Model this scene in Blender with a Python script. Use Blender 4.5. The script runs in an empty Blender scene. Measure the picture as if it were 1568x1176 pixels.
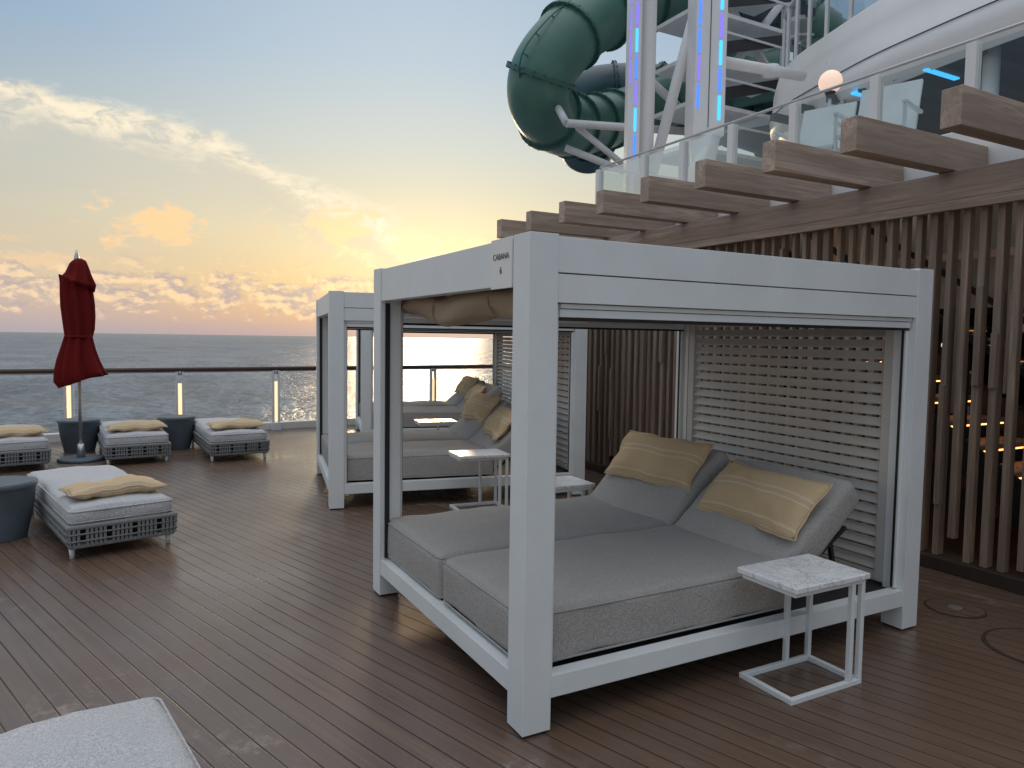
import bpy, bmesh, math, random
from mathutils import Matrix, Vector, noise
random.seed(7)
rad=math.radians
scene=bpy.context.scene
# ------------------------------------------------------------------ materials
def newmat(name):
    m=bpy.data.materials.new(name); m.use_nodes=True
    nt=m.node_tree; b=nt.nodes['Principled BSDF']
    return m,nt,b
def N(nt,t,**k):
    n=nt.nodes.new(t)
    for a,v in k.items(): setattr(n,a,v)
    return n
def L(nt,a,b): nt.links.new(a,b)
def M(nt,op,a,b=None,c=None,clamp=False):
    n=nt.nodes.new('ShaderNodeMath'); n.operation=op; n.use_clamp=clamp
    for i,v in enumerate((a,b,c)):
        if v is None: continue
        if isinstance(v,(int,float)): n.inputs[i].default_value=v
        else: nt.links.new(v,n.inputs[i])
    return n.outputs[0]
def SS(nt,x,lo,hi,a=0.0,b=1.0):
    n=nt.nodes.new('ShaderNodeMapRange'); n.interpolation_type='SMOOTHSTEP'
    nt.links.new(x,n.inputs[0])
    for i,v in zip((1,2,3,4),(lo,hi,a,b)): n.inputs[i].default_value=v
    return n.outputs[0]
def MIX(nt,f,a,b,mode='MIX'):
    n=nt.nodes.new('ShaderNodeMix'); n.data_type='RGBA'; n.blend_type=mode
    for i,v in ((0,f),(6,a),(7,b)):
        if isinstance(v,(int,float)): n.inputs[i].default_value=v
        elif isinstance(v,tuple): n.inputs[i].default_value=(*v,1)
        else: nt.links.new(v,n.inputs[i])
    return n.outputs[2]
def coords(nt,scale=(1,1,1),rot=(0,0,0),kind='Object'):
    tc=N(nt,'ShaderNodeTexCoord'); mp=N(nt,'ShaderNodeMapping')
    mp.inputs['Scale'].default_value=scale; mp.inputs['Rotation'].default_value=rot
    L(nt,tc.outputs[kind],mp.inputs[0]); return mp.outputs[0]
def NO(nt,vec,scale,detail=4,rough=.55,dist=0):
    n=N(nt,'ShaderNodeTexNoise'); n.inputs['Scale'].default_value=scale
    n.inputs['Detail'].default_value=detail; n.inputs['Roughness'].default_value=rough
    n.inputs['Distortion'].default_value=dist
    L(nt,vec,n.inputs['Vector']); return n.outputs[0]
def BUMP(nt,b,h,strength=.3,dist=.01):
    n=N(nt,'ShaderNodeBump'); n.inputs['Strength'].default_value=strength
    n.inputs['Distance'].default_value=dist
    L(nt,h,n.inputs['Height']); L(nt,n.outputs[0],b.inputs['Normal'])
def paint(name,col,rough=.4,var=.08,metal=0,sc=3):
    m,nt,b=newmat(name); v=coords(nt)
    n1=NO(nt,v,sc,4,.65)
    dark=tuple(c*(1-var) for c in col)
    L(nt,MIX(nt,SS(nt,n1,.35,.65),dark,col),b.inputs['Base Color'])
    L(nt,M(nt,'MULTIPLY_ADD',n1,.3,rough-.12),b.inputs['Roughness'])
    b.inputs['Metallic'].default_value=metal
    return m
def fabric(name,c1,c2,sc=900,big=3.0):
    m,nt,b=newmat(name); v=coords(nt)
    n0=NO(nt,v,5,2)
    na=NO(nt,coords(nt,(sc,sc*.18,sc*.18)),1,0); nb=NO(nt,coords(nt,(sc*.18,sc,sc*.18)),1,0)
    f=M(nt,'MULTIPLY',M(nt,'ADD',na,nb),.5)
    col=MIX(nt,SS(nt,f,.32,.68),c1,c2)
    col=MIX(nt,M(nt,'MULTIPLY',n0,.22),col,tuple(c*.8 for c in c1))
    L(nt,col,b.inputs['Base Color']); b.inputs['Roughness'].default_value=.95
    b.inputs['Specular IOR Level'].default_value=.15
    BUMP(nt,b,M(nt,'ADD',M(nt,'MULTIPLY',f,.6),M(nt,'MULTIPLY',n0,big)),.5,.004); return m
def pillowmat():
    m,nt,b=newmat('pillow_knit')
    tc=N(nt,'ShaderNodeTexCoord'); sp=N(nt,'ShaderNodeSeparateXYZ'); L(nt,tc.outputs['UV'],sp.inputs[0])
    u,v=sp.outputs[0],sp.outputs[1]
    n1=NO(nt,coords(nt),150,2,.7)
    bnd=SS(nt,M(nt,'SINE',M(nt,'MULTIPLY',v,62.0)),.2,.9)
    wide=SS(nt,M(nt,'SINE',M(nt,'MULTIPLY_ADD',v,12.6,.6)),-.2,.4)
    f=M(nt,'MULTIPLY',M(nt,'MULTIPLY',bnd,wide),M(nt,'MULTIPLY_ADD',n1,.7,.25))
    col=MIX(nt,f,(.64,.475,.29),(.80,.70,.55))
    col=MIX(nt,M(nt,'MULTIPLY',n1,.35),col,(.50,.37,.23))
    L(nt,col,b.inputs['Base Color']); b.inputs['Roughness'].default_value=.95
    b.inputs['Specular IOR Level'].default_value=.1
    ribs=M(nt,'SINE',M(nt,'MULTIPLY',v,220.0))
    BUMP(nt,b,M(nt,'ADD',M(nt,'MULTIPLY',ribs,.4),M(nt,'ADD',n1,f)),.6,.004); return m
def wood(name,axis,c1,c2,c3):
    m,nt,b=newmat(name)
    s=[28,28,28]; s[axis]=1.6
    v=coords(nt,tuple(s)); n=NO(nt,v,1,4,.6,1.2)
    s2=[90,90,90]; s2[axis]=3
    n2=NO(nt,coords(nt,tuple(s2)),1,1,.6)
    s3=[7,7,7]; s3[axis]=.2
    n3=NO(nt,coords(nt,tuple(s3)),1,0)
    col=MIX(nt,SS(nt,n,.38,.62),c1,c2)
    col=MIX(nt,SS(nt,n2,.55,.75,0,.6),col,c3)
    col=MIX(nt,SS(nt,n3,.35,.6,0,.6),col,tuple(c*.72 for c in c1))
    L(nt,col,b.inputs['Base Color']); b.inputs['Roughness'].default_value=.5
    return m
def glass(name,tint=(.9,.95,.96),refl=.10,rough=.02):
    m=bpy.data.materials.new(name); m.use_nodes=True; nt=m.node_tree; nt.nodes.clear()
    o=N(nt,'ShaderNodeOutputMaterial'); t=N(nt,'ShaderNodeBsdfTransparent'); g=N(nt,'ShaderNodeBsdfGlossy')
    t.inputs[0].default_value=(*tint,1); g.inputs['Roughness'].default_value=rough
    lw=N(nt,'ShaderNodeLayerWeight'); lw.inputs[0].default_value=.25
    mx=N(nt,'ShaderNodeMixShader'); L(nt,M(nt,'MULTIPLY_ADD',lw.outputs['Fresnel'],.6,refl-.06,clamp=True),mx.inputs[0])
    L(nt,t.outputs[0],mx.inputs[1]); L(nt,g.outputs[0],mx.inputs[2]); L(nt,mx.outputs[0],o.inputs[0]); return m
def emis(name,col,st):
    m,nt,b=newmat(name); b.inputs['Base Color'].default_value=(*col,1)
    b.inputs['Emission Color'].default_value=(*col,1); b.inputs['Emission Strength'].default_value=st
    m.cycles.emission_sampling='NONE' if st<2 else 'AUTO'
    return m
WHITE=paint('white_powder_coat',(.78,.80,.80),.42,.05)
HULL=paint('white_hull_paint',(.82,.80,.79),.3,.05,sc=1)
HULLP=paint('pink_lit_hull_paint',(.82,.72,.68),.3,.06,sc=1)  # white hull with the pinkish light on it put into the colour
GALV=paint('white_steel',(.70,.71,.72),.4,.08)
BLACK=paint('black_gasket',(.012,.012,.014),.5)
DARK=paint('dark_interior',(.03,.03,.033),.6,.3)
PALE=paint('window_sky_reflection',(.50,.60,.68),.3,.2)  # window glass, its sky reflection put into the base colour
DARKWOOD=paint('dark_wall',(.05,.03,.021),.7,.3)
STEEL=paint('brushed_steel',(.55,.56,.57),.35,.1,.8)
FAB=fabric('grey_woven_fabric',(.29,.272,.257),(.50,.475,.45))
FABL=fabric('light_grey_fabric',(.38,.38,.395),(.64,.63,.625),520)
BEIGE=fabric('beige_canvas',(.42,.33,.24),(.50,.40,.30))
RED=fabric('red_canvas',(.13,.009,.009),(.17,.012,.011))
ROPE=fabric('grey_rope',(.17,.175,.18),(.33,.33,.33),900,0)
PIL=pillowmat()
WZ=wood('slat_wood',2,(.25,.175,.13),(.38,.28,.215),(.17,.115,.085))
WX=wood('rafter_wood',0,(.38,.275,.21),(.54,.42,.345),(.24,.17,.13))
WY=wood('beam_wood',1,(.33,.24,.185),(.48,.37,.30),(.22,.155,.115))
LOUV=paint('louvre_taupe',(.60,.575,.54),.45,.06)
TUB=paint('blue_grey_tub',(.10,.125,.15),.55,.2)
GREEN=paint('green_fibreglass',(.085,.21,.175),.33,.22,sc=.8)
GREENT=paint('teal_fibreglass',(.03,.08,.10),.3,.25,sc=.8)
GREEND=paint('green_flange',(.045,.15,.125),.45,.2)
GLASS=glass('clear_glass'); GLASSC=glass('balustrade_glass',(.72,.80,.80),.12); GLASSD=glass('tinted_glass',(.25,.32,.33),.2)
WARM=emis('warm_led',(1,.42,.12),3.5); WARML=emis('warm_white_glow',(1,.72,.42),1.1); DOWN=emis('downlight',(1,.78,.52),4)
CYAN=emis('cyan_led',(.05,.45,.9),1.5); BLUE=emis('blue_led',(.06,.2,1),1.3); PURP=emis('violet_led',(.25,.2,.9),.8)
GLOBE=emis('lamp_globe',(1,.70,.55),.55)
TEXT=paint('sign_text',(.1,.1,.1),.6)
def marble():
    m,nt,b=newmat('marble'); v=coords(nt)
    n=NO(nt,v,7,6,.6,1.2); n2=NO(nt,v,3.5,3,.6,1)
    r=M(nt,'ABSOLUTE',M(nt,'SUBTRACT',n,.5))
    vein=SS(nt,r,0,.03,1,0)
    col=MIX(nt,SS(nt,n2,.35,.7,.0,.6),(.88,.88,.88),(.58,.59,.63))
    col=MIX(nt,M(nt,'MULTIPLY',vein,.55),col,(.33,.34,.38))
    L(nt,col,b.inputs['Base Color']); b.inputs['Roughness'].default_value=.25; return m
MARBLE=marble()
def deckmat():
    m,nt,b=newmat('composite_deck')
    tc=N(nt,'ShaderNodeTexCoord'); mp=N(nt,'ShaderNodeMapping'); mp.inputs['Rotation'].default_value=(0,0,rad(-18))
    L(nt,tc.outputs['Object'],mp.inputs[0]); sp=N(nt,'ShaderNodeSeparateXYZ'); L(nt,mp.outputs[0],sp.inputs[0])
    pw=.098
    x=M(nt,'DIVIDE',sp.outputs[0],pw); fr=M(nt,'FRACT',x); fl=M(nt,'FLOOR',x)
    d=M(nt,'ABSOLUTE',M(nt,'SUBTRACT',fr,.5))
    groove=SS(nt,d,.450,.475)
    wn=N(nt,'ShaderNodeTexWhiteNoise'); wn.noise_dimensions='1D'; L(nt,fl,wn.inputs['W'])
    cmb=N(nt,'ShaderNodeCombineXYZ'); L(nt,M(nt,'MULTIPLY',sp.outputs[0],55),cmb.inputs[0]); L(nt,M(nt,'MULTIPLY',sp.outputs[1],1.3),cmb.inputs[1]); L(nt,M(nt,'MULTIPLY',fl,3.7),cmb.inputs[2])
    g=NO(nt,cmb.outputs[0],1,3,.65)
    big=NO(nt,tc.outputs['Object'],.55,4,.6); st=NO(nt,tc.outputs['Object'],1.9,7,.8,.4); pt=NO(nt,tc.outputs['Object'],.5,2,.5)
    col=MIX(nt,SS(nt,g,.3,.7),(.115,.066,.043),(.170,.103,.069))
    col=MIX(nt,M(nt,'MULTIPLY',wn.outputs[0],.4),col,(.10,.060,.042))
    col=MIX(nt,SS(nt,big,.35,.75,0,.4),col,(.20,.138,.105))
    salt=M(nt,'MULTIPLY',SS(nt,st,.545,.66,0,.5),SS(nt,pt,.42,.6))
    col=MIX(nt,salt,col,(.40,.33,.28))
    col=MIX(nt,groove,col,(.012,.009,.008))
    L(nt,col,b.inputs['Base Color'])
    L(nt,M(nt,'ADD',M(nt,'ADD',M(nt,'MULTIPLY_ADD',big,-.85,.68),M(nt,'MULTIPLY',salt,.4)),M(nt,'MULTIPLY_ADD',groove,.3,M(nt,'MULTIPLY',g,.14))),b.inputs['Roughness'])
    b.inputs['Specular IOR Level'].default_value=.75
    BUMP(nt,b,M(nt,'ADD',M(nt,'MULTIPLY',g,.10),M(nt,'MULTIPLY',groove,-1.0)),.5,.003); return m
DECK=deckmat()
def seamat():
    m=bpy.data.materials.new('sea_water'); m.use_nodes=True; nt=m.node_tree; nt.nodes.clear()
    o=N(nt,'ShaderNodeOutputMaterial'); di=N(nt,'ShaderNodeBsdfDiffuse'); gl=N(nt,'ShaderNodeBsdfGlossy')
    v2=coords(nt,(1,.55,1),(0,0,.5))
    n1=NO(nt,v2,.035,7,.68,.4); n2=NO(nt,v2,.45,4,.62); n3=NO(nt,coords(nt,(1,1,1)),.002,3)
    rip=SS(nt,M(nt,'ADD',M(nt,'MULTIPLY',n2,.55),M(nt,'MULTIPLY',n1,.45)),.42,.58)
    c=MIX(nt,rip,(.05,.075,.105),(.18,.225,.28))
    c=MIX(nt,SS(nt,n3,.35,.65,0,.3),c,(.18,.23,.29))
    L(nt,c,di.inputs[0])
    bp=N(nt,'ShaderNodeBump'); bp.inputs['Strength'].default_value=1.0; bp.inputs['Distance'].default_value=1.0
    L(nt,M(nt,'ADD',M(nt,'MULTIPLY',n1,4.0),M(nt,'MULTIPLY',n2,.9)),bp.inputs['Height'])
    gl.inputs['Roughness'].default_value=.22; L(nt,bp.outputs[0],gl.inputs['Normal'])
    fr=N(nt,'ShaderNodeFresnel'); fr.inputs['IOR'].default_value=1.33; L(nt,bp.outputs[0],fr.inputs['Normal'])
    mx=N(nt,'ShaderNodeMixShader'); L(nt,M(nt,'MULTIPLY_ADD',fr.outputs[0],.48,.03,clamp=True),mx.inputs[0])
    L(nt,di.outputs[0],mx.inputs[1]); L(nt,gl.outputs[0],mx.inputs[2]); L(nt,mx.outputs[0],o.inputs[0]); return m
SEA=seamat()
# ------------------------------------------------------------------ builder
class B:
    def __init__(s,name,loc=(0,0,0),rz=0):
        s.name=name; s.bm=bmesh.new(); s.mats=[]; s.loc=loc; s.rz=rz; s.uv=s.bm.loops.layers.uv.new('UVMap')
    def mi(s,m):
        if m not in s.mats: s.mats.append(m)
        return s.mats.index(m)
    def _fin(s,faces,m,smooth=False):
        i=s.mi(m)
        for f in faces: f.material_index=i; f.smooth=smooth
    def quad(s,pts,m): s._fin([s.bm.faces.new([s.bm.verts.new(p) for p in pts])],m)
    def box(s,a,b,m,rot=None,piv=None):
        vs=[]
        for z in (a[2],b[2]):
            for x,y in ((a[0],a[1]),(b[0],a[1]),(b[0],b[1]),(a[0],b[1])):
                p=Vector((x,y,z))
                if rot is not None: p=rot@(p-Vector(piv))+Vector(piv)
                vs.append(s.bm.verts.new(p))
        F=[(3,2,1,0),(4,5,6,7),(0,1,5,4),(1,2,6,5),(2,3,7,6),(3,0,4,7)]
        s._fin([s.bm.faces.new([vs[i] for i in f]) for f in F],m)
    def beam(s,p0,p1,w,h,m,roll=0):
        p0=Vector(p0);p1=Vector(p1);d=(p1-p0); l=d.length
        q=d.to_track_quat('Z','Y').to_matrix()@Matrix.Rotation(roll,3,'Z'); vs=[]
        for z in (0,l):
            for x,y in ((-w/2,-h/2),(w/2,-h/2),(w/2,h/2),(-w/2,h/2)):
                vs.append(s.bm.verts.new(p0+q@Vector((x,y,z))))
        F=[(3,2,1,0),(4,5,6,7),(0,1,5,4),(1,2,6,5),(2,3,7,6),(3,0,4,7)]
        s._fin([s.bm.faces.new([vs[i] for i in f]) for f in F],m)
    def tube(s,pts,rs,m,seg=16,cap=True,smooth=True,fold=None,up=None):
        pts=[Vector(p) for p in pts]
        if isinstance(rs,(int,float)): rs=[rs]*len(pts)
        rings=[]; prev=None
        for i,p in enumerate(pts):
            t=(pts[min(i+1,len(pts)-1)]-pts[max(i-1,0)]).normalized()
            if prev is None:
                prev=Vector((1,0,0)) if abs(t.x)<.9 else Vector((0,1,0))
            n=(prev-t*prev.dot(t)).normalized(); prev=n; bn=t.cross(n)
            r=[]
            for k in range(seg):
                a=2*math.pi*k/seg; rr=rs[i]
                if fold: rr*=fold(a,i)
                r.append(s.bm.verts.new(p+(n*math.cos(a)+bn*math.sin(a))*rr))
            rings.append(r)
        fs=[]
        for i in range(len(rings)-1):
            for k in range(seg):
                fs.append(s.bm.faces.new([rings[i][k],rings[i][(k+1)%seg],rings[i+1][(k+1)%seg],rings[i+1][k]]))
        s._fin(fs,m,smooth)
        if cap: s._fin([s.bm.faces.new(rings[0][::-1]),s.bm.faces.new(rings[-1])],m,False)
    def rbox(s,c,size,r,m,rot=None,puff=0.0,n=8,seed=0,wr=.004):
        hx,hy,hz=[k/2 for k in size]; c=Vector(c)
        def ax(h,n):
            rr=min(r,h); base=[-h,-h+rr*.12,-h+rr*.35,-h+rr*.65,-h+rr]
            mid=[-h+rr+(2*h-2*rr)*i/n for i in range(1,n)] if h>rr+1e-5 else []
            out=base+mid+[-v for v in base[::-1]]
            res=[]
            for v in out:
                if not res or v-res[-1]>1e-6: res.append(v)
            return res
        X,Y,Z=ax(hx,n),ax(hy,n),ax(hz,2)
        cache={}
        def V(x,y,z):
            k=(round(x,6),round(y,6),round(z,6))
            if k in cache: return cache[k]
            p=Vector((x,y,z)); q=Vector([max(-h+min(r,h),min(h-min(r,h),v)) for v,h in zip(p,(hx,hy,hz))])
            d=p-q
            if d.length>1e-9: p=q+d.normalized()*r
            k1=max(0,1-(x/hx)**2)*max(0,1-(y/hy)**2)
            if z>0: p.z+=puff*math.sqrt(k1) if k1>0 else 0
            w=(noise.noise(Vector((x*4+seed,y*4,z*4)))+.5*noise.noise(Vector((x*11,y*11+seed,z*6))))*wr
            p+=Vector((w,w,w*1.5))
            if rot is not None: p=rot@p
            v=s.bm.verts.new(p+c); cache[k]=v; return v
        fs=[]
        def quad(vs):
            try: fs.append(s.bm.faces.new(vs))
            except ValueError: pass
        for i in range(len(X)-1):
            for j in range(len(Y)-1):
                quad([V(X[i],Y[j],hz),V(X[i+1],Y[j],hz),V(X[i+1],Y[j+1],hz),V(X[i],Y[j+1],hz)])
                quad([V(X[i],Y[j+1],-hz),V(X[i+1],Y[j+1],-hz),V(X[i+1],Y[j],-hz),V(X[i],Y[j],-hz)])
        for i in range(len(X)-1):
            for j in range(len(Z)-1):
                quad([V(X[i],-hy,Z[j]),V(X[i+1],-hy,Z[j]),V(X[i+1],-hy,Z[j+1]),V(X[i],-hy,Z[j+1])])
                quad([V(X[i],hy,Z[j+1]),V(X[i+1],hy,Z[j+1]),V(X[i+1],hy,Z[j]),V(X[i],hy,Z[j])])
        for i in range(len(Y)-1):
            for j in range(len(Z)-1):
                quad([V(-hx,Y[i],Z[j+1]),V(-hx,Y[i+1],Z[j+1]),V(-hx,Y[i+1],Z[j]),V(-hx,Y[i],Z[j])])
                quad([V(hx,Y[i],Z[j]),V(hx,Y[i+1],Z[j]),V(hx,Y[i+1],Z[j+1]),V(hx,Y[i],Z[j+1])])
        s._fin(fs,m,True)
    def pillow(s,c,size,m,rot=None,seed=0,nx=28,ny=16):
        hx,hy,hz=[k/2 for k in size]; c=Vector(c); g={}
        fs=[]
        for side in (1,-1):
            for i in range(nx+1):
                for j in range(ny+1):
                    u=-1+2*i/nx; v=-1+2*j/ny
                    edge=(i in(0,nx) or j in(0,ny))
                    if side==-1 and edge: g[(side,i,j)]=g[(1,i,j)]; continue
                    x=u*hx*(1-.05*(1-abs(v))*abs(u)**3) ; y=v*hy*(1-.06*(1-u*u)*abs(v)**3)
                    t=max(0,(1-abs(u)**3.2))**.55*max(0,(1-abs(v)**2.6))**.6
                    z=side*hz*t
                    w=noise.noise(Vector((u*1.8+seed,v*1.2,seed)))*.035
                    w+=noise.noise(Vector((u*5+seed,v*2.5,side+seed)))*.012
                    p=Vector((x,y+w*.9,z+w*.8))
                    if rot is not None: p=rot@p
                    g[(side,i,j)]=s.bm.verts.new(p+c)
            for i in range(nx):
                for j in range(ny):
                    q=[(i,j),(i+1,j),(i+1,j+1),(i,j+1)]
                    if side==-1:q=q[::-1]
                    f=s.bm.faces.new([g[(side,)+a] for a in q])
                    for lp,a in zip(f.loops,q): lp[s.uv].uv=(a[0]/nx,a[1]/ny)
                    fs.append(f)
        s._fin(fs,m,True)
        path=[g[(1,i,0)].co.copy() for i in range(nx+1)]+[g[(1,nx,j)].co.copy() for j in range(1,ny+1)]+[g[(1,i,ny)].co.copy() for i in range(nx-1,-1,-1)]+[g[(1,0,j)].co.copy() for j in range(ny-1,-1,-1)]
        s.tube(path,.005,m,6,cap=False)
    def done(s,bevel=0,seg=2,parent=None):
        me=bpy.data.meshes.new(s.name); s.bm.normal_update(); s.bm.to_mesh(me); s.bm.free()
        for m in s.mats: me.materials.append(m)
        o=bpy.data.objects.new(s.name,me); o.location=s.loc; o.rotation_euler=(0,0,s.rz)
        scene.collection.objects.link(o)
        if bevel:
            md=o.modifiers.new('bevel','BEVEL'); md.width=bevel; md.segments=seg; md.limit_method='ANGLE'; md.angle_limit=rad(40); md.harden_normals=False
        if parent: o.parent=parent
        return o
def RY(a): return Matrix.Rotation(a,3,'Y')
def RZ(a): return Matrix.Rotation(a,3,'Z')
def empty(name,loc=(0,0,0),rz=0):
    e=bpy.data.objects.new(name,None); e.location=loc; e.rotation_euler=(0,0,rz); scene.collection.objects.link(e); return e
# ------------------------------------------------------------------ cabanas (local: x right, y away, origin near-left post corner)
CW,CD,CH,PS=2.64,1.99,2.075,.135
def cabana(loc,rz,name='cabana_daybed',sign=False,seed=0):
    e=empty(name,loc,rz)
    b=B('frame')
    for x in (0,CW-PS):
        for y in (0,CD-PS):
            b.box((x,y,0.012),(x+PS,y+PS,CH),WHITE)
            b.box((x+.012,y+.012,0),(x+PS-.012,y+PS-.012,.013),BLACK)
    i=.006
    for x0 in (i,CW-.075-i):
        b.box((x0,PS+.001,1.872),(x0+.075,CD-PS-.001,CH-.008),WHITE)
    for y0 in (i,CD-.075-i):
        b.box((PS+.001,y0,1.922),(CW-PS-.001,y0+.075,CH-.008),WHITE)
        b.box((PS+.001,y0+.002,1.80),(CW-PS-.001,y0+.073,1.917),WHITE)
        b.box((PS+.02,y0+.03,1.9175),(CW-PS-.02,y0+.06,1.9215),BLACK)
    for y0,sg in ((.03,1),(CD-.10,1)):
        b.box((PS+.03,y0,1.742),(CW-PS-.01,y0+.05,1.775),WHITE)
        b.box((PS+.03,y0-.006,1.778),(CW-PS-.01,y0+.05,1.797),WHITE)
        b.box((PS+.03,y0+.004,1.728),(CW-PS-.01,y0+.04,1.741),BLACK)
        b.box((PS+.001,y0+.01,.246),(PS+.03,y0+.045,1.796),WHITE)
        b.box((CW-PS-.03,y0+.01,.246),(CW-PS-.001,y0+.045,1.74),WHITE)
        b.box((PS+.031,y0+.02,.25),(PS+.036,y0+.035,1.73),BLACK)
        b.box((CW-PS-.036,y0+.02,.25),(CW-PS-.031,y0+.035,1.73),BLACK)
    b.box((.03,CD-PS-.012,.25),(.06,CD-PS-.002,1.86),BLACK)
    for x0 in (i,CW-.075-i): b.box((x0,PS+.001,.145),(x0+.07,CD-PS-.001,.24),WHITE)
    for y0 in (i,CD-.075-i): b.box((PS+.001,y0,.145),(CW-PS-.001,y0+.07,.24),WHITE)
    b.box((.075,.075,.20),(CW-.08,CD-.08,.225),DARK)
    for x in (.6,1.2,1.8): b.box((x,.085,.15),(x+.05,CD-.09,.198),WHITE)
    b.done(.005,2,e)
    b=B('fabric_roof'); nx,ny=16,12; g=[[None]*(ny+1) for _ in range(nx+1)]
    for a in range(nx+1):
        for c in range(ny+1):
            u=a/nx;v=c/ny
            z=1.99-.05*math.sin(math.pi*v)-.012*math.sin(u*math.pi*5)**2
            g[a][c]=b.bm.verts.new((.085+u*(CW-.17),.085+v*(CD-.17),z))
    b._fin([b.bm.faces.new([g[a][c],g[a+1][c],g[a+1][c+1],g[a][c+1]]) for a in range(nx) for c in range(ny)],BEIGE,True)
    b.done(0,1,e)
    b=B('rolled_curtain'); pts=[];rs=[]
    for k in range(25):
        t=k/24; y=PS-.02+t*(CD-2*PS+.04)
        pts.append((.19+.02*math.sin(t*9),y,1.86-.055*math.sin(math.pi*t)-.02*math.sin(t*13+seed)))
        rs.append(.062+.018*math.sin(math.pi*t)+.008*math.sin(t*17))
    b.tube(pts,rs,BEIGE,20,fold=lambda a,i:1+.12*math.sin(a*3+i*.5)+.06*math.sin(a*7-i*.8))
    for t in (.3,.68):
        k=int(t*24); p=Vector(pts[k]); b.tube([p+Vector((0,-.012,0)),p+Vector((0,.012,0))],rs[k]*1.13,BEIGE,20)
        b.beam(p+Vector((0,0,.05)),p+Vector((0,0,.15)),.02,.006,BEIGE)
    b.done(0,1,e)
    b=B('louvre_panel')
    x=CW-PS/2-.03; y0,y1=PS+.03,CD-PS-.03
    b.box((x-.030,y0-.028,.245),(x+.030,y0+.030,1.80),LOUV); b.box((x-.030,y1-.030,.245),(x+.030,y1+.028,1.80),LOUV)
    b.box((x-.02,y0+.031,1.76),(x+.02,y1-.031,1.798),LOUV); b.box((x-.02,y0+.031,.245),(x+.02,y1-.031,.285),LOUV)
    z=.33
    while z<1.74:
        b.box((x-.029,y0+.02,z-.0045),(x+.029,y1-.02,z+.0045),LOUV,RY(rad(-52)),(x,0,z)); z+=.066
    b.done(.0015,1,e)
    ym=CD/2; gap=.008; xm0,xh=.05,1.66
    for nm,ya,yb,sd in (('mattress_near',.085,ym-gap,1),('mattress_far',ym+gap,CD-.085,5)):
        b=B(nm); w=yb-ya; yc=(ya+yb)/2
        b.rbox(((xm0+xh)/2,yc,.245+.125),(xh-xm0,w,.25),.045,FAB,None,.02,14,sd+seed,.008)
        for z in (.472,.262):
            rr=.04; x0,x1,a0,a1=xm0+.004,xh-.004,ya+.004,yb-.004; path=[]
            for cx,cy,st in ((x1-rr,a1-rr,0),(x0+rr,a1-rr,90),(x0+rr,a0+rr,180),(x1-rr,a0+rr,270)):
                for q in range(0,91,18): path.append((cx+rr*math.cos(rad(st+q)),cy+rr*math.sin(rad(st+q)),z))
            path.append(path[0]); b.tube(path,.0055,FAB,6,cap=False)
        b.done(0,1,e)
        b=B(nm.replace('mattress','backrest')); ang=rad(38 if sd==1 else 42); ln=.72
        rot=RY(-ang); c=Vector((xh+.0,yc,.35))+rot@Vector((ln/2,0,.05))
        b.rbox(c,(ln,w-.01,.19),.045,FAB,rot,.018,10,sd+3+seed,.008)
        p=Vector((xh,ya+.1,.27)); b.beam(p,Vector((xh+.55,ya+.1,.60)),.03,.02,DARK); b.beam((xh+.5,ya+.1,.25),(xh+.42,ya+.1,.56),.025,.02,DARK)
        b.done(0,1,e)
        b=B(nm.replace('mattress','pillow')); 
        rot=RZ(rad(-5 if sd==1 else 4))@RY(-ang-rad(10))@Matrix.Rotation(rad(90),3,'Z')@Matrix.Rotation(rad(180),3,'X')
        yo=-.05 if sd==1 else .0
        c=Vector((xh+.0,yc+yo,.35))+RY(-ang)@Vector((.39 if sd==1 else .48,0,.20))
        b.pillow(c,(.82,.38,.15),PIL,rot,sd*3+seed); b.done(0,1,e)
    if sign:
        b=B('cabana_sign'); b.box((-.002,PS+.012,1.862),(.0055,PS+.20,CH-.002),HULL); b.done(.001,1,e)
        for tx,z,s in (('CABANA',1.985,.036),('6',1.925,.042)):
            cu=bpy.data.curves.new('sign_text','FONT'); cu.body=tx; cu.size=s; cu.align_x='CENTER'; cu.extrude=.0004
            t=bpy.data.objects.new('sign_text',cu); cu.materials.append(TEXT); scene.collection.objects.link(t)
            t.location=(-.004,PS+.106,z); t.rotation_euler=(rad(90),0,rad(-90)); t.parent=e
    return e
cabana((1.44,2.52,0),0,'cabana_daybed',True,0)
cabana((1.75,6.82,0),rad(-10),'cabana_daybed.001',False,11)
cabana((3.25,10.75,0),rad(-14),'cabana_daybed.002',False,23)
# ------------------------------------------------------------------ marble C side tables
def ctable(loc,rz,name='marble_side_table'):
    e=empty(name,loc,rz)
    b=B('table_frame'); w,d,h,t=.49,.32,.50,.026
    b.box((0,0,0),(w,t,t),WHITE); b.box((0,d-t,0),(w,d,t),WHITE); b.box((0,t+.0005,0),(t,d-t-.0005,t),WHITE); b.box((w-t,t+.0005,0),(w,d-t-.0005,t),WHITE)
    for x,y in ((w-t,0),(w-t,d-t),(.30,d-t),(w-t-.07,0)):
        b.box((x+.0006,y+.0006,t+.0005),(x+t-.0006,y+t-.0006,h-.0005),WHITE)
    b.box((.0,0,h),(w,t,h+.02),WHITE);b.box((0,d-t,h),(w,d,h+.02),WHITE);b.box((0,t,h),(t,d-t,h+.02),WHITE);b.box((w-t,t,h),(w,d-t,h+.02),WHITE)
    b.done(.002,1,e)
    b=B('marble_top'); b.box((-.012,-.015,h+.0205),(w+.012,d+.025,h+.05),MARBLE); b.done(.006,3,e)
ctable((2.67,2.21,0),rad(0))
ctable((2.80,6.15,0),rad(-6),'marble_side_table.001')
ctable((2.72,4.58,0),rad(0),'marble_side_table.002')
ctable((3.45,8.85,0),rad(-10),'marble_side_table.003')
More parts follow.
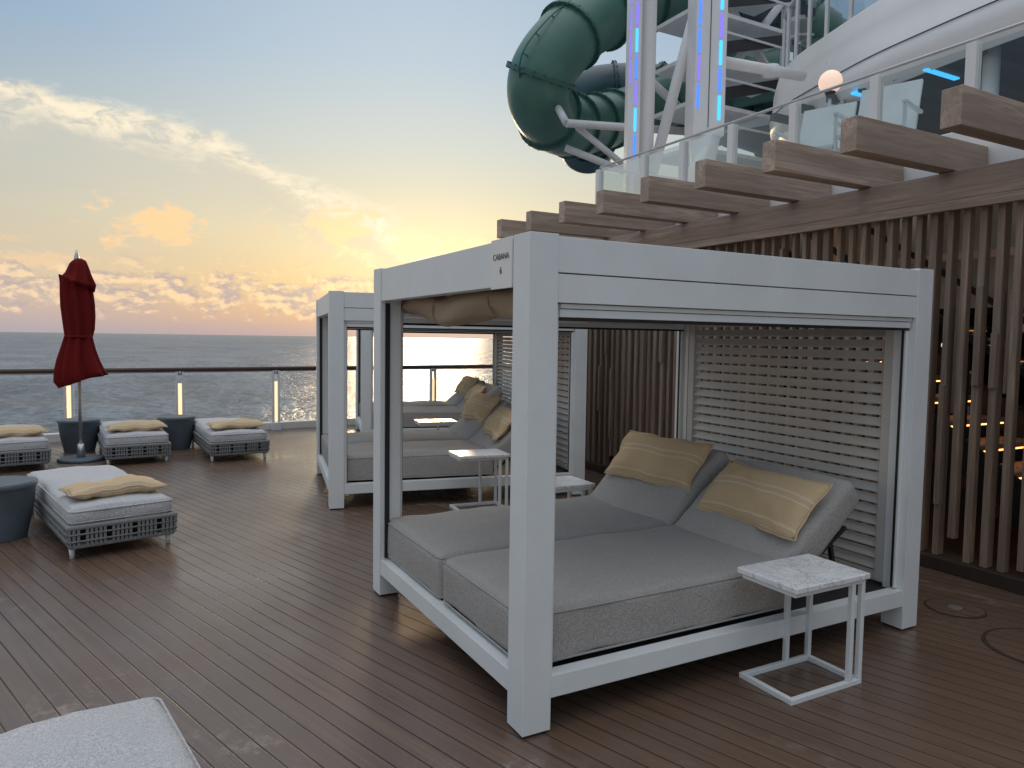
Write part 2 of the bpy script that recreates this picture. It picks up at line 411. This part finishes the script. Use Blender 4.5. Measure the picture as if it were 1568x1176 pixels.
# ------------------------------------------------------------------ loungers
def lounger(loc,rz,name,L_=1.95,W_=.76,px=.36,pill=True):
    e=empty(name,loc,rz); b=B('woven_base'); z0,z1=.085,.255
    for x in (.05,W_-.05):
        for y in (.10,L_-.10): b.tube([(x,y,0),(x,y,z0)],[.016,.022],WHITE,10)
    b.rbox((W_/2,L_/2,z1-.015),(W_,L_,.035),.015,ROPE,None,0,6,0,0); b.rbox((W_/2,L_/2,z0+.012),(W_-.04,L_-.04,.03),.012,ROPE,None,0,6,0,0)
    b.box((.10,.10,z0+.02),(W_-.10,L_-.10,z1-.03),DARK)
    def strand(x,y,nx,ny):
        b.beam((x,y,z1-.02),(x-nx*.012,y-ny*.012,z0+.015),.018,.018,ROPE)
    n=int(W_/.030)
    for k in range(n+1):
        if k%6 in(3,): continue
        x=.02+(W_-.04)*k/n; strand(x,.012,0,-1); strand(x,L_-.012,0,1)
    n=int(L_/.030)
    for k in range(n+1):
        if k%6 in(3,): continue
        y=.02+(L_-.04)*k/n; strand(.012,y,-1,0); strand(W_-.012,y,1,0)
    for z in (.19,.14):
        b.tube([(.008,.008,z),(W_-.008,.008,z),(W_-.008,L_-.008,z),(.008,L_-.008,z),(.008,.008,z)],.007,ROPE,6,cap=False)
    b.done(0,1,e)
    b=B('cushion'); b.rbox((W_/2,L_/2,.31),(W_-.05,L_-.05,.13),.05,FABL,None,.035,12,3,.009)
    yy=L_*.55
    b.tube([(.04,yy,.36),(.1,yy,.388),(W_/2,yy,.402),(W_-.1,yy,.388),(W_-.04,yy,.36)],.006,FABL,6)
    for z in (.272,.352):
        rr=.045; x0,x1,a0,a1=.028,W_-.028,.028,L_-.028; path=[]
        for cx,cy,st in ((x1-rr,a1-rr,0),(x0+rr,a1-rr,90),(x0+rr,a0+rr,180),(x1-rr,a0+rr,270)):
            for q in range(0,91,18): path.append((cx+rr*math.cos(rad(st+q)),cy+rr*math.sin(rad(st+q)),z))
        path.append(path[0]); b.tube(path,.005,FABL,6,cap=False)
    b.done(0,1,e)
    if pill:
        b2=B('head_pillow'); b2.pillow((W_/2+.01,px,.445),(.68,.36,.13),PIL,RZ(rad(3)),len(name)*3+int(loc[1])); b2.done(0,1,e)
lounger((-.34,6.02,0),rad(13),'sun_lounger')
lounger((-.16,10.2,0),rad(4),'sun_lounger.001',1.75)
lounger((1.02,9.98,0),rad(3),'sun_lounger.002',1.9)
lounger((-1.46,10.12,0),rad(8),'sun_lounger.003',1.8)
lounger((-.23,.81,0),rad(9),'sun_lounger.004',1.97,.68,.3,False)
# ------------------------------------------------------------------ tubs
def tub(loc,r,h,name):
    b=B(name,loc); k=.72
    b.tube([(0,0,0),(0,0,.01),(0,0,h*.5),(0,0,h-.03),(0,0,h-.03),(0,0,h)],[r*k,r*(k+.01),r*.9,r*.985,r*1.03,r*1.03],TUB,40)
    b.tube([(0,0,h+.0005),(0,0,h+.006)],[r*.97,r*.96],TUB,40); b.done(.004,2)
tub((-.48,11.75,0),.26,.44,'round_side_table'); tub((.74,11.5,0),.25,.46,'round_side_table.001'); tub((-.86,7.0,0),.27,.45,'round_side_table.002')
# ------------------------------------------------------------------ umbrella
e=empty('closed_umbrella',(-.43,10.86,0))
b=B('pole'); b.tube([(0,0,.03),(0,0,2.62)],.022,STEEL,16); b.tube([(0,0,0),(0,0,.03),(0,0,.045)],[.27,.27,.24],TUB,40); b.tube([(0,0,.045),(0,0,.22)],[.05,.035],STEEL,16)
b.tube([(0,0,2.56),(0,0,2.60),(0,0,2.64),(0,0,2.70)],[.035,.03,.022,.008],STEEL,12); b.done(0,1,e)
b=B('canopy'); zs=[2.58,2.55,2.50,2.40,2.30,2.28,2.275,2.15,2.0,1.85,1.70,1.60,1.45,1.30,1.16,1.06,1.03]; rr=[.05,.09,.105,.135,.185,.195,.155,.16,.165,.16,.15,.135,.16,.19,.215,.225,.20]
def fold(a,i):
    k=min(1,i/5); flare=1+((.55*max(0,math.cos(a-.2))**3) if i>=12 else 0)*(i-11)/5
    return (1+.17*k*math.sin(a*8+i*.14)+.08*k*math.sin(a*5+1+i*.25))*flare
b.tube([(.015*math.sin(i*.8),0,z) for i,z in enumerate(zs)],rr,RED,80,fold=fold)
b.tube([(0,0,1.585),(0,0,1.615)],.155,RED,40); b.done(0,1,e)
# ------------------------------------------------------------------ deck, hatches
b=B('deck_floor'); P=[(-16,-8),(12,-8),(12,14.35),(6.8,13.80),(-1.5,12.93),(-16,11.4)]
f=b.bm.faces.new([b.bm.verts.new((x,y,0)) for x,y in P]); b._fin([f],DECK); b.done()
b=B('deck_edge_kerb')
b.beam((-16,11.33,.05),(12,14.28,.05),.16,.14,HULL,0); b.done(.006,2)
b=B('ship_hull_side'); 
for (x0,y0),(x1,y1) in (((-16,11.42),(12,14.37)),((-16,-8),(-16,11.42))):
    b.quad(((x0,y0,-.01),(x0,y0,-18),(x1,y1,-18),(x1,y1,-.01)),HULL)
b.done()
def hatch(x,y,r,name):
    b=B(name,(x,y,0))
    b.tube([(0,0,.0005),(0,0,.005)],r,DARKWOOD,48); b.tube([(0,0,.0055),(0,0,.007)],r*.93,DECK,48); b.tube([(0,0,.0075),(0,0,.009)],r*.24,STEEL,24); b.done()
hatch(4.60,2.60,.17,'deck_hatch'); hatch(4.42,2.0,.30,'deck_hatch.001')
# ------------------------------------------------------------------ rail
def rp(x): return 12.86+.1053*x
e=empty('glass_railing')
b=B('rail_posts')
xs=[.90-1.54*k for k in range(9,0,-1)]+[.90+1.54*k for k in range(0,7)]
for x in xs:
    y=rp(x)
    for dx in (-.058,.038):
        b.beam((x+dx,y+dx*.105,.0),(x+dx,y+dx*.105,1.04),.036,.07,GALV)
    b.box((x-.038,y+.01,.15),(x+.018,y+.015,.85),WARML)  # emissive strip set between the two bars
    b.tube([(x-.01,y,.98),(x-.01,y,1.05)],.03,STEEL,12); b.box((x-.09,y-.07,.0),(x+.07,y+.06,.13),GALV)
b.done(.003,1,e)
b=B('rail_handrail'); b.tube([(xs[0]-1,rp(xs[0]-1),1.075),(xs[-1],rp(xs[-1]),1.075)],.034,wood('handrail_wood',0,(.06,.035,.025),(.09,.05,.035),(.04,.025,.02)),14)
b.tube([(xs[0]-1,rp(xs[0]-1),1.035),(xs[-1],rp(xs[-1]),1.035)],.012,STEEL,8); b.done(0,1,e)
b=B('rail_glass')
for x0,x1 in zip(xs[:-1],xs[1:]):
    p=[(x0+.06,rp(x0+.06)),(x1-.07,rp(x1-.07))]
    b.quad(((p[0][0],p[0][1],.13),(p[1][0],p[1][1],.13),(p[1][0],p[1][1],.99),(p[0][0],p[0][1],.99)),GLASS)
b.done(0,1,e)
# ------------------------------------------------------------------ slat wall
W=5.30
e=empty('wooden_slat_wall')
path=[(W,-3.0),(W,8.5),(5.55,9.6),(6.1,11.0),(6.9,12.6)]
def along(step):
    out=[];carry=0
    for (x0,y0),(x1,y1) in zip(path[:-1],path[1:]):
        l=math.hypot(x1-x0,y1-y0); s=carry
        while s<l: out.append((x0+(x1-x0)*s/l,y0+(y1-y0)*s/l)); s+=step
        carry=s-l
    return out
b=B('slats')
for k,(x,y) in enumerate(along(.116)):
    w=random.choice([.034,.04,.048,.058]); d=.06+random.choice([0,.0,.02])
    z0=.10 if random.random()<.7 else random.uniform(.1,.25)
    b.box((x,y,z0),(x+d,y+w,2.668),WZ)
    for q in range(random.choice([0,0,1,1])):
        za=random.uniform(.3,2.0); hgt=random.uniform(.35,1.0)
        b.box((x-.022-random.random()*.01,y-.010+random.random()*.008,za),(x+.028,y+w*.8,min(za+hgt,2.65)),WZ)
    if random.random()<(.35 if y<5 else .7):
        za=random.uniform(.2,1.5); b.box((x+.045,y+.058,za),(x+.085,y+.098,min(za+random.uniform(.4,1.1),2.66)),WZ)
b.done(.002,1,e)
b=B('kerb'); b.box((W-.05,-3,.001),(W+.16,8.5,.098),DARKWOOD); b.done(.004,1,e)
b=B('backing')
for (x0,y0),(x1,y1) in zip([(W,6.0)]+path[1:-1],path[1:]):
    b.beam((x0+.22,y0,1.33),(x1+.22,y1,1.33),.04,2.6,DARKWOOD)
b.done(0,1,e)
e=empty('wooden_pergola')
b=B('beam'); b.box((W-.10,-3,2.672),(W+.10,8.7,2.872),WY); b.box((W-.108,-3,2.60),(W-.06,8.7,2.669),WY); b.done(.004,2,e)
b=B('rafters')
for y in [.62,1.27,1.92,2.57,3.22,3.87,4.55,5.25,5.95,6.62,7.32,8.02]:
    j=random.uniform(-.02,.02); b.box((4.13+j,y-.12,2.876),(W+.30,y,3.095),WX)
b.done(.004,2,e)
# ------------------------------------------------------------------ ship superstructure
e=empty('ship_superstructure')
b=B('upper_deck_slab')
b.box((W+.32,-3,2.70),(W+.40,8.3,3.27),HULL); b.box((W+.41,-3,3.0),(11.5,8.29,3.2),HULL); b.box((6.2,8.291,2.9),(11.5,9.8,3.2),HULL)
b.done(.01,2,e)
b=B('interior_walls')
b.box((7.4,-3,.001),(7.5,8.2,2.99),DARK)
b.box((7.0,1.2,2.0),(7.06,8.0,2.98),PALE); 
for k in range(10): b.box((6.97,1.2+k*.7,2.0),(6.99,1.25+k*.7,2.98),HULL)
b.box((6.96,1.2,2.45),(6.985,8,2.52),HULL)
for k in range(8):
    y=-2+k*1.3; b.box((7.36,y,.0),(7.392,y+.06,1.98),GALV); b.box((7.385,y+.1,.9),(7.395,y+1.2,1.95),GLASSD)
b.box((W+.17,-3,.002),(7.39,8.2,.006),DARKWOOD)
b.done(0,1,e)
b=B('staircase')
for k in range(15):
    y=2.2+k*.27; z=.17*(k+1)
    b.box((5.72,y,z-.04),(6.9,y+.30,z),WX); b.box((5.75,y+.285,z-.16),(6.88,y+.30,z-.041),DARKWOOD)
    b.box((5.75,y+.004,z-.055),(6.88,y+.016,z-.043),WARM)
for x in (5.66,6.92): b.beam((x,2.0,.05),(x,6.2,2.70),.04,.24,DARK); b.beam((x,2.0,.95),(x,5.0,2.85),.03,.05,DARK)
for k in range(6): y=2.2+k*.5; b.beam((5.66,y,.1+k*.315),(5.66,y,.1+k*.315+.9),.02,.02,DARK)
b.done(0,1,e)
b=B('downlights_and_glints')
for y in (1.0,2.2,3.4,4.6,5.8):
    for x in (5.9,6.8): b.tube([(x,y,2.985),(x,y,2.995)],.06,DOWN,16)
for y,z in ((4.4,1.65),(4.4,1.45),(4.4,1.3),(4.9,1.9),(5.5,1.7)): b.tube([(7.36,y,z),(7.37,y,z)],.035,WARML,14)  # emissive discs stand for lights reflected in the interior windows
b.done(0,1,e)
b=B('upper_balustrade')
X0=5.72
for y in (-1.5,-.7,.1,.9,1.7,2.5,3.3,4.1,4.95,5.75,6.5,7.2,8.15):
    b.box((X0-.04,y-.03,3.271),(X0+.04,y+.05,3.92),HULL); b.box((X0-.07,y-.03,3.271),(X0+.11,y+.05,3.42),HULL)
b.tube([(X0,-2,3.95),(X0,8.15,3.95)],.014,STEEL,10)
for x in (6.2,6.9): b.box((x,8.11,3.271),(x+.06,8.18,3.92),HULL)
b.box((X0+.05,8.14,3.93),(7.2,8.19,3.97),GALV)
b.done(.004,1,e)
b=B('upper_glass')
for x0,y0,x1,y1 in ((X0,-2,X0,8.12),(X0+.05,8.15,7.2,8.15)):
    b.quad(((x0,y0,3.30),(x1,y1,3.30),(x1,y1,3.9),(x0,y0,3.9)),GLASSC)
b.done(0,1,e)
b=B('hull_bulwark')
cur=[(8.1,-4),(8.15,0),(8.2,2),(8.37,4.36),(8.5,5.5),(8.66,6.41),(9.0,7.5),(9.3,8.3),(9.75,8.95),(10.4,9.4),(11.4,9.7),(13,9.8)]
def cr(P,n=6):
    out=[]
    for i in range(len(P)-1):
        p0=P[max(i-1,0)];p1=P[i];p2=P[i+1];p3=P[min(i+2,len(P)-1)]
        for k in range(n):
            t=k/n
            out.append(tuple(.5*((2*b_)+(-a_+c_)*t+(2*a_-5*b_+4*c_-d_)*t*t+(-a_+3*b_-3*c_+d_)*t**3) for a_,b_,c_,d_ in zip(p0,p1,p2,p3)))
    out.append(tuple(P[-1])); return out
C2=cr(cur)
def sweep(b,prof,mat,sel=lambda x,y:True):
    rows=[]
    for i,(x,y) in enumerate(C2):
        if not sel(x,y): continue
        a=C2[max(i-1,0)];c=C2[min(i+1,len(C2)-1)]; tx,ty=c[0]-a[0],c[1]-a[1]; l=math.hypot(tx,ty); nx,ny=ty/l,-tx/l
        rows.append([b.bm.verts.new((x+nx*o,y+ny*o,z)) for o,z in prof])
    b._fin([b.bm.faces.new([rows[i][k],rows[i][k+1],rows[i+1][k+1],rows[i+1][k]]) for i in range(len(rows)-1) for k in range(len(prof)-1)],mat,True)
sweep(b,[(.30,5.00),(.10,5.05),(0,5.15),(-.02,5.35),(.01,5.36),(.03,5.75),(.10,6.05),(.16,6.12),(.28,6.12),(.30,5.9)],HULL)
sweep(b,[(-.022,5.345),(-.030,5.352),(-.022,5.360)],DARK)
b.done(0,1,e)
b=B('curved_house_wall'); sweep(b,[(.35,3.2),(.22,4.0),(.12,5.04)],HULLP,lambda x,y:y>6.9)
sweep(b,[(.18,4.25),(.165,4.255),(.165,4.45),(.155,4.455)],DARK,lambda x,y:y>7.4); b.done(0,1,e)
b=B('next_deck')
vs=[(x+.25,y-(.25 if x>9.3 else 0)) for x,y in C2[:-1]]
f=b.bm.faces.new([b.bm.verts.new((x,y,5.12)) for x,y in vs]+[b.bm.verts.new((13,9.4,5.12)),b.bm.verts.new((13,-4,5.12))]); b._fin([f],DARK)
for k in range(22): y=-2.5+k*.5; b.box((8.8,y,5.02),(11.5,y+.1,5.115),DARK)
for y in (2.9,4.3,5.6,6.6): b.box((8.75,y,5.0),(9.4,y+.07,5.03),CYAN)
b.box((11.4,-4,3.2),(11.6,9.0,5.1),GLASSD); b.box((11.7,-4,3.2),(11.8,9.2,5.1),DARK)
for y,z in ((5.0,4.2),(5.6,3.9),(6.4,4.3)): b.box((11.3,y,z),(11.34,y+.5,z+.06),CYAN)
for y in (3.0,5.0,6.6): b.tube([(9.0,y,3.2),(9.0,y,5.1)],.09,HULL,16)
b.done(0,1,e)
b=B('top_glass_rail')
for i in range(0,len(C2)-6,1):
    x0,y0=C2[i];x1,y1=C2[i+1]; x0+=.25;x1+=.25
    b.quad(((x0,y0,6.12),(x1,y1,6.12),(x1,y1,7.1),(x0,y0,7.1)),GLASSC)
    b.beam((x0,y0,7.12),(x1,y1,7.12),.05,.05,GALV)
    if i%3==0: b.beam((x0,y0,6.1),(x0,y0,7.1),.05,.05,GALV)
b.done(0,1,e)
b=B('upper_house'); b.box((10.2,-4,6.0),(13,7.6,9.5),HULL)
for k in range(7): b.box((10.17,-3+k*1.5,6.6),(10.19,-3+k*1.5+1.2,8.4),GLASSD)
b.done(.05,2,e)
e=empty('globe_lamp',(7.0,5.6,0)); b=B('globe'); b.tube([(0,0,4.54+.125*math.cos(t*math.pi/16)) for t in range(17)],[max(.002,.125*math.sin(t*math.pi/16)) for t in range(17)],GLOBE,28); b.done(0,1,e)
b=B('lamp_post'); b.tube([(0,0,3.2),(0,0,4.42)],.018,GALV,12); b.tube([(0,0,4.36),(0,0,4.43)],[.03,.06],DARK,16); b.tube([(0,0,3.2),(0,0,3.23)],.15,GALV,24); b.done(0,1,e)
for k,(x,y) in enumerate(((6.2,4.2),(6.25,4.95))):
    b=B('white_deck_chair' if k==0 else 'white_deck_chair.001',(x,y,3.2),rad(20))
    b.box((0,0,.38),(.5,.55,.42),GALV); b.beam((.5,.275,.4),(.72,.275,1.0),.55,.04,GALV)
    for a_ in (0,.46):
        for c_ in (.02,.5): b.beam((a_+.02,c_,0),(a_+.02,c_,.38),.03,.03,GALV)
    for c_ in (-.02,.57): b.beam((.0,c_,.62),(.6,c_,.66),.04,.03,GALV); b.beam((.03,c_,.0),(.03,c_,.6),.03,.03,GALV)
    b.done(.006,2)
# ------------------------------------------------------------------ slide & towers
def slide(name,P,r,mat,fl,n=8):
    S3=cr(P,n); b=B(name); b.tube(S3,r,mat,40); acc=.4
    for i in range(1,len(S3)-1):
        acc+=(Vector(S3[i])-Vector(S3[i-1])).length
        if acc>1.0:
            acc=0; p=Vector(S3[i]); t=(Vector(S3[i+1])-Vector(S3[i-1])).normalized()
            b.tube([p-t*.028,p+t*.028],r+.07,fl,40,smooth=False)
            nn=t.cross(Vector((0,0,1))).normalized(); q=t.cross(nn)
            for k in range(20):
                an=k*math.pi/10; c=p+(nn*math.cos(an)+q*math.sin(an))*(r+.05)
                b.beam(c-t*.055,c+t*.055,.035,.035,fl)
    return b,S3
sl=[(15.5,12.0,11.2),(12.0,12.3,9.85),(9.84,12.25,8.75),(8.23,12.14,7.85),(7.5,12.06,7.2),(7.15,12.18,6.62),(7.4,12.56,6.22),(8.2,13.14,6.12),(9.5,13.9,6.5),(10.9,14.6,7.1),(11.9,14.15,7.5),(12.85,12.83,7.75),(14.5,12,8.1),(17,11.5,8.6)]
b,S3=slide('water_slide',sl,.62,GREEN,GREEND)
tr=[Vector(S3[k])+Vector((-.66,-.40,.10)) for k in range(14,56)]
b.tube(tr,.014,GREEND,6)
for k in range(0,42,5): p=tr[k]; b.tube([p+Vector((.35,.2,0)),p],.012,GREEND,6)
b.done()
b,_=slide('water_slide.001',[(11.6,17.2,6.9),(11.2,16.5,7.2),(10.5,15.86,7.65),(11.36,15.36,7.9),(12.5,14.2,7.6),(15,13.5,7.1)],.72,GREENT,GREENT); b.done()
b,_=slide('water_slide.002',[(10.5,13.2,10.6),(12.0,13.6,10.0),(13.6,13.2,9.4),(15.0,12.2,9.2),(17,11.6,9.3)],.62,GREENT,GREENT); b.done()
def led(b,p,h,w,cols):
    x,y,z=p; k=0; zz=z
    while zz<z+h:
        b.box((x,y,zz),(x+w,y+.01,zz+.32),cols[k%len(cols)]); zz+=.36; k+=1
b=B('slide_support_tower',(7.13,7.72,0),rad(-25)); w=.42; z0=4.42
b.box((-w/2,-w/2,z0),(w/2,w/2,10.5),HULL)
led(b,(-w/2+.03,-w/2-.012,z0+.35),5.5,.035,[BLUE,PURP,BLUE]); led(b,(w/2-.10,-w/2-.012,z0+.2),5.5,.04,[CYAN,BLUE,CYAN,PURP])
b.box((-.02,-w/2-.008,z0+.1),(-.01,-w/2-.001,10.4),BLACK)
b.tube([(0,0,3.2),(0,0,z0-.25),(0,0,z0-.001)],[.16,.17,w*.52],HULL,24); b.done(.02,2)
b=B('slide_support_tower.001',(6.46,8.40,0),rad(-25))
b.box((-.12,-.1,3.2),(.05,.1,10.5),HULL); b.tube([(.2,.1,3.2),(.2,.1,10.5)],.105,HULL,24); led(b,(-.03,-.112,4.2),6,.035,[BLUE,CYAN,PURP]); led(b,(-.11,-.112,5.2),5,.02,[PURP]); b.done(.01,2)
b=B('steel_bracing')
b.tube([(7.4,7.9,7.3),(6.65,8.2,4.0)],.075,HULL,16)
b.tube([(6.6,7.6,3.6),(7.2,7.6,4.45)],.07,HULL,16)
b.tube([(7.3,7.7,5.5),(8.9,7.6,5.55)],.075,HULL,16); b.tube([(8.3,7.65,5.46),(8.3,7.65,5.60)],.11,HULL,16)
b.tube([(7.3,11.5,5.6),(9.9,11.0,5.7)],.075,GALV,12); b.tube([(7.8,12.3,5.4),(8.9,11.4,4.8)],.07,GALV,12); b.tube([(8.9,11.4,4.8),(9.9,11.0,4.7)],.07,GALV,12)
b.tube([(7.6,11.6,5.6),(8.9,11.4,4.8)],.06,GALV,12)
b.tube([(8.8,11.6,7.0),(9.9,11.0,5.9)],.08,GALV,12); b.tube([(7.3,11.5,5.6),(7.3,11.8,5.95)],.07,GALV,12)
b.tube([(9.9,11.0,3),(9.9,11.0,10)],.14,GALV,20); b.tube([(12,10.6,3),(12,10.6,10.5)],.18,GALV,20)
b.tube([(9.9,11.0,9.0),(12,10.6,6.5)],.08,GALV,12); b.tube([(9.9,11.0,6.0),(12,10.6,8.7)],.08,GALV,12)
b.done()
b=B('slide_stair_tower')
for k in range(9): z=3.4+k*.8; b.box((8.9,9.9,z),(11.4,11.0,z+.07),GALV); b.beam((8.9,9.9,z+.07),(11.3,9.9,z+.75),.04,.2,DARK); b.box((8.9,9.86,z+.5),(11.4,9.89,z+.54),GALV)
b.done()
# ------------------------------------------------------------------ sea
b=B('sea_water'); n=64; Rs=60000
f=b.bm.faces.new([b.bm.verts.new((Rs*math.cos(2*math.pi*k/n),Rs*math.sin(2*math.pi*k/n),-17)) for k in range(n)]); b._fin([f],SEA); b.done()
# ------------------------------------------------------------------ world
w=bpy.data.worlds.new('World'); scene.world=w; w.use_nodes=True; nt=w.node_tree; nt.nodes.clear()
out=N(nt,'ShaderNodeOutputWorld'); bg=N(nt,'ShaderNodeBackground'); L(nt,bg.outputs[0],out.inputs[0])
tc=N(nt,'ShaderNodeTexCoord'); sp=N(nt,'ShaderNodeSeparateXYZ'); L(nt,tc.outputs['Generated'],sp.inputs[0])
az=M(nt,'MULTIPLY',M(nt,'ARCTAN2',sp.outputs[0],sp.outputs[1]),57.2958)
el=M(nt,'MULTIPLY',M(nt,'ARCSINE',sp.outputs[2]),57.2958)
def ramp(cols):
    r=N(nt,'ShaderNodeValToRGB'); L(nt,M(nt,'DIVIDE',el,90.0,clamp=True),r.inputs[0]); cr_=r.color_ramp
    while len(cr_.elements)<len(cols): cr_.elements.new(.5)
    for e_,(p,c) in zip(cr_.elements,cols): e_.position=p/90; e_.color=(*c,1)
    return r.outputs[0]
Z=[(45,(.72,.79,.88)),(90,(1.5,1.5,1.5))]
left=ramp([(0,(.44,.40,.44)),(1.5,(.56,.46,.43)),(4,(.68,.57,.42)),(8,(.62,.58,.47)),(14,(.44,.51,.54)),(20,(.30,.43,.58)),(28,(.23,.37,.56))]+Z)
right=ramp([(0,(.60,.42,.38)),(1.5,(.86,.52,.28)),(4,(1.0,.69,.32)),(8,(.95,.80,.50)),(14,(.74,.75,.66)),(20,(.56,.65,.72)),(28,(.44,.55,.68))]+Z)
side=SS(nt,M(nt,'ABSOLUTE',M(nt,'SUBTRACT',az,22.0)),0,36,1,0)
col=MIX(nt,side,left,right)
cv=N(nt,'ShaderNodeCombineXYZ'); L(nt,az,cv.inputs[0]); L(nt,M(nt,'MULTIPLY',el,2.2),cv.inputs[1])
n1=NO(nt,cv.outputs[0],.11,6,.62,.5); n2=NO(nt,cv.outputs[0],.42,7,.66,.5); 
line=M(nt,'SUBTRACT',14.6,M(nt,'MULTIPLY',M(nt,'POWER',M(nt,'ADD',az,6.2),2.0),.0104))
d=M(nt,'ADD',M(nt,'SUBTRACT',el,line),M(nt,'MULTIPLY',M(nt,'SUBTRACT',n1,.5),6.0))
azw=M(nt,'MULTIPLY',SS(nt,az,-25,-12),SS(nt,az,24,30,1,0))
veil=M(nt,'MULTIPLY',M(nt,'MULTIPLY',SS(nt,d,-6.5,0),SS(nt,d,0,1.2,1,0)),azw)
col=MIX(nt,M(nt,'MULTIPLY',veil,M(nt,'MULTIPLY_ADD',n2,.9,.1)),col,(.72,.65,.52))
streak=M(nt,'MULTIPLY',M(nt,'MULTIPLY',SS(nt,M(nt,'ABSOLUTE',d),0,1.7,1,0),SS(nt,n2,.36,.60)),azw)
col=MIX(nt,M(nt,'MULTIPLY',streak,.9),col,(1.06,.92,.68))
def puff(a0,e0,ra,re,c,k=.9):
    global col
    da=M(nt,'DIVIDE',M(nt,'SUBTRACT',az,a0),ra); de=M(nt,'DIVIDE',M(nt,'SUBTRACT',el,e0),re)
    r=M(nt,'SQRT',M(nt,'ADD',M(nt,'MULTIPLY',da,da),M(nt,'MULTIPLY',de,de)))
    f=SS(nt,M(nt,'ADD',r,M(nt,'MULTIPLY',M(nt,'SUBTRACT',n2,.5),5.5)),.2,1.3,1,0)
    col=MIX(nt,M(nt,'MULTIPLY',f,k),col,c)
puff(2.6,7.6,3.0,1.3,(1.1,.72,.37)); puff(15.2,8.2,2.8,1.5,(1.12,.80,.42)); puff(9,7.8,1.6,.7,(.9,.70,.44),.6); puff(-9,6.3,3,.9,(.95,.64,.38)); puff(22.5,6.6,4.5,1.4,(1.15,.88,.5)); puff(-4.5,4.6,3.2,.6,(.95,.66,.40),.7)
cv2=N(nt,'ShaderNodeCombineXYZ'); L(nt,az,cv2.inputs[0]); L(nt,M(nt,'MULTIPLY',el,1.7),cv2.inputs[1]); cv2.inputs[2].default_value=4.0
n3=NO(nt,cv2.outputs[0],.5,7,.62,.2)
cv3=N(nt,'ShaderNodeCombineXYZ'); L(nt,M(nt,'ADD',az,-.3),cv3.inputs[0]); L(nt,M(nt,'MULTIPLY_ADD',el,1.7,-.5),cv3.inputs[1]); cv3.inputs[2].default_value=4.0
n4=NO(nt,cv3.outputs[0],.5,3,.6,.2)
band=M(nt,'MULTIPLY',SS(nt,el,.9,2.2),SS(nt,el,3.2,5.4,1,0))
cum=SS(nt,M(nt,'ADD',n3,M(nt,'MULTIPLY',band,.15)),.53,.66)
cum=M(nt,'MULTIPLY',cum,SS(nt,el,.7,1.6)); cum=M(nt,'MULTIPLY',cum,SS(nt,el,4.0,6.2,1,0))
litf=SS(nt,M(nt,'SUBTRACT',n4,n3),-.12,.08,1,0)
ccol=MIX(nt,litf,(.52,.43,.42),MIX(nt,side,(.98,.72,.46),(1.2,.82,.42)))
col=MIX(nt,M(nt,'MULTIPLY',cum,.8),col,ccol)
ga=M(nt,'DIVIDE',M(nt,'SUBTRACT',az,22.0),9.0); ge=M(nt,'DIVIDE',M(nt,'SUBTRACT',el,4.5),5.0)
gl_=M(nt,'EXPONENT',M(nt,'MULTIPLY',M(nt,'ADD',M(nt,'MULTIPLY',ga,ga),M(nt,'MULTIPLY',ge,ge)),-1.0))
col=MIX(nt,gl_,col,(.34,.26,.12),'ADD')
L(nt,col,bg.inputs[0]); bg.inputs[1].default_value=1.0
w.cycles.sampling_method='MANUAL'; w.cycles.sample_map_resolution=512
sd=bpy.data.lights.new('sun','SUN'); sd.energy=.9; sd.angle=rad(10); sd.color=(1,.70,.42)
so=bpy.data.objects.new('sun',sd); scene.collection.objects.link(so)
azs,els=rad(21),rad(7); dv=Vector((math.sin(azs)*math.cos(els),math.cos(azs)*math.cos(els),math.sin(els)))
so.rotation_euler=dv.to_track_quat('Z','Y').to_euler()
# ------------------------------------------------------------------ camera
cd=bpy.data.cameras.new('camera'); cd.sensor_width=36; cd.lens=25.6; cd.clip_end=200000; cd.clip_start=.05
co=bpy.data.objects.new('camera',cd); scene.collection.objects.link(co)
R=Matrix.Rotation(rad(-28.5),4,'Z')@Matrix.Rotation(rad(90-3.55),4,'X')@Matrix.Rotation(rad(.82),4,'Z')
co.matrix_world=Matrix.Translation((0,0,1.65))@R
scene.camera=co
scene.view_settings.view_transform='Standard'; scene.view_settings.look='None'; scene.view_settings.exposure=0
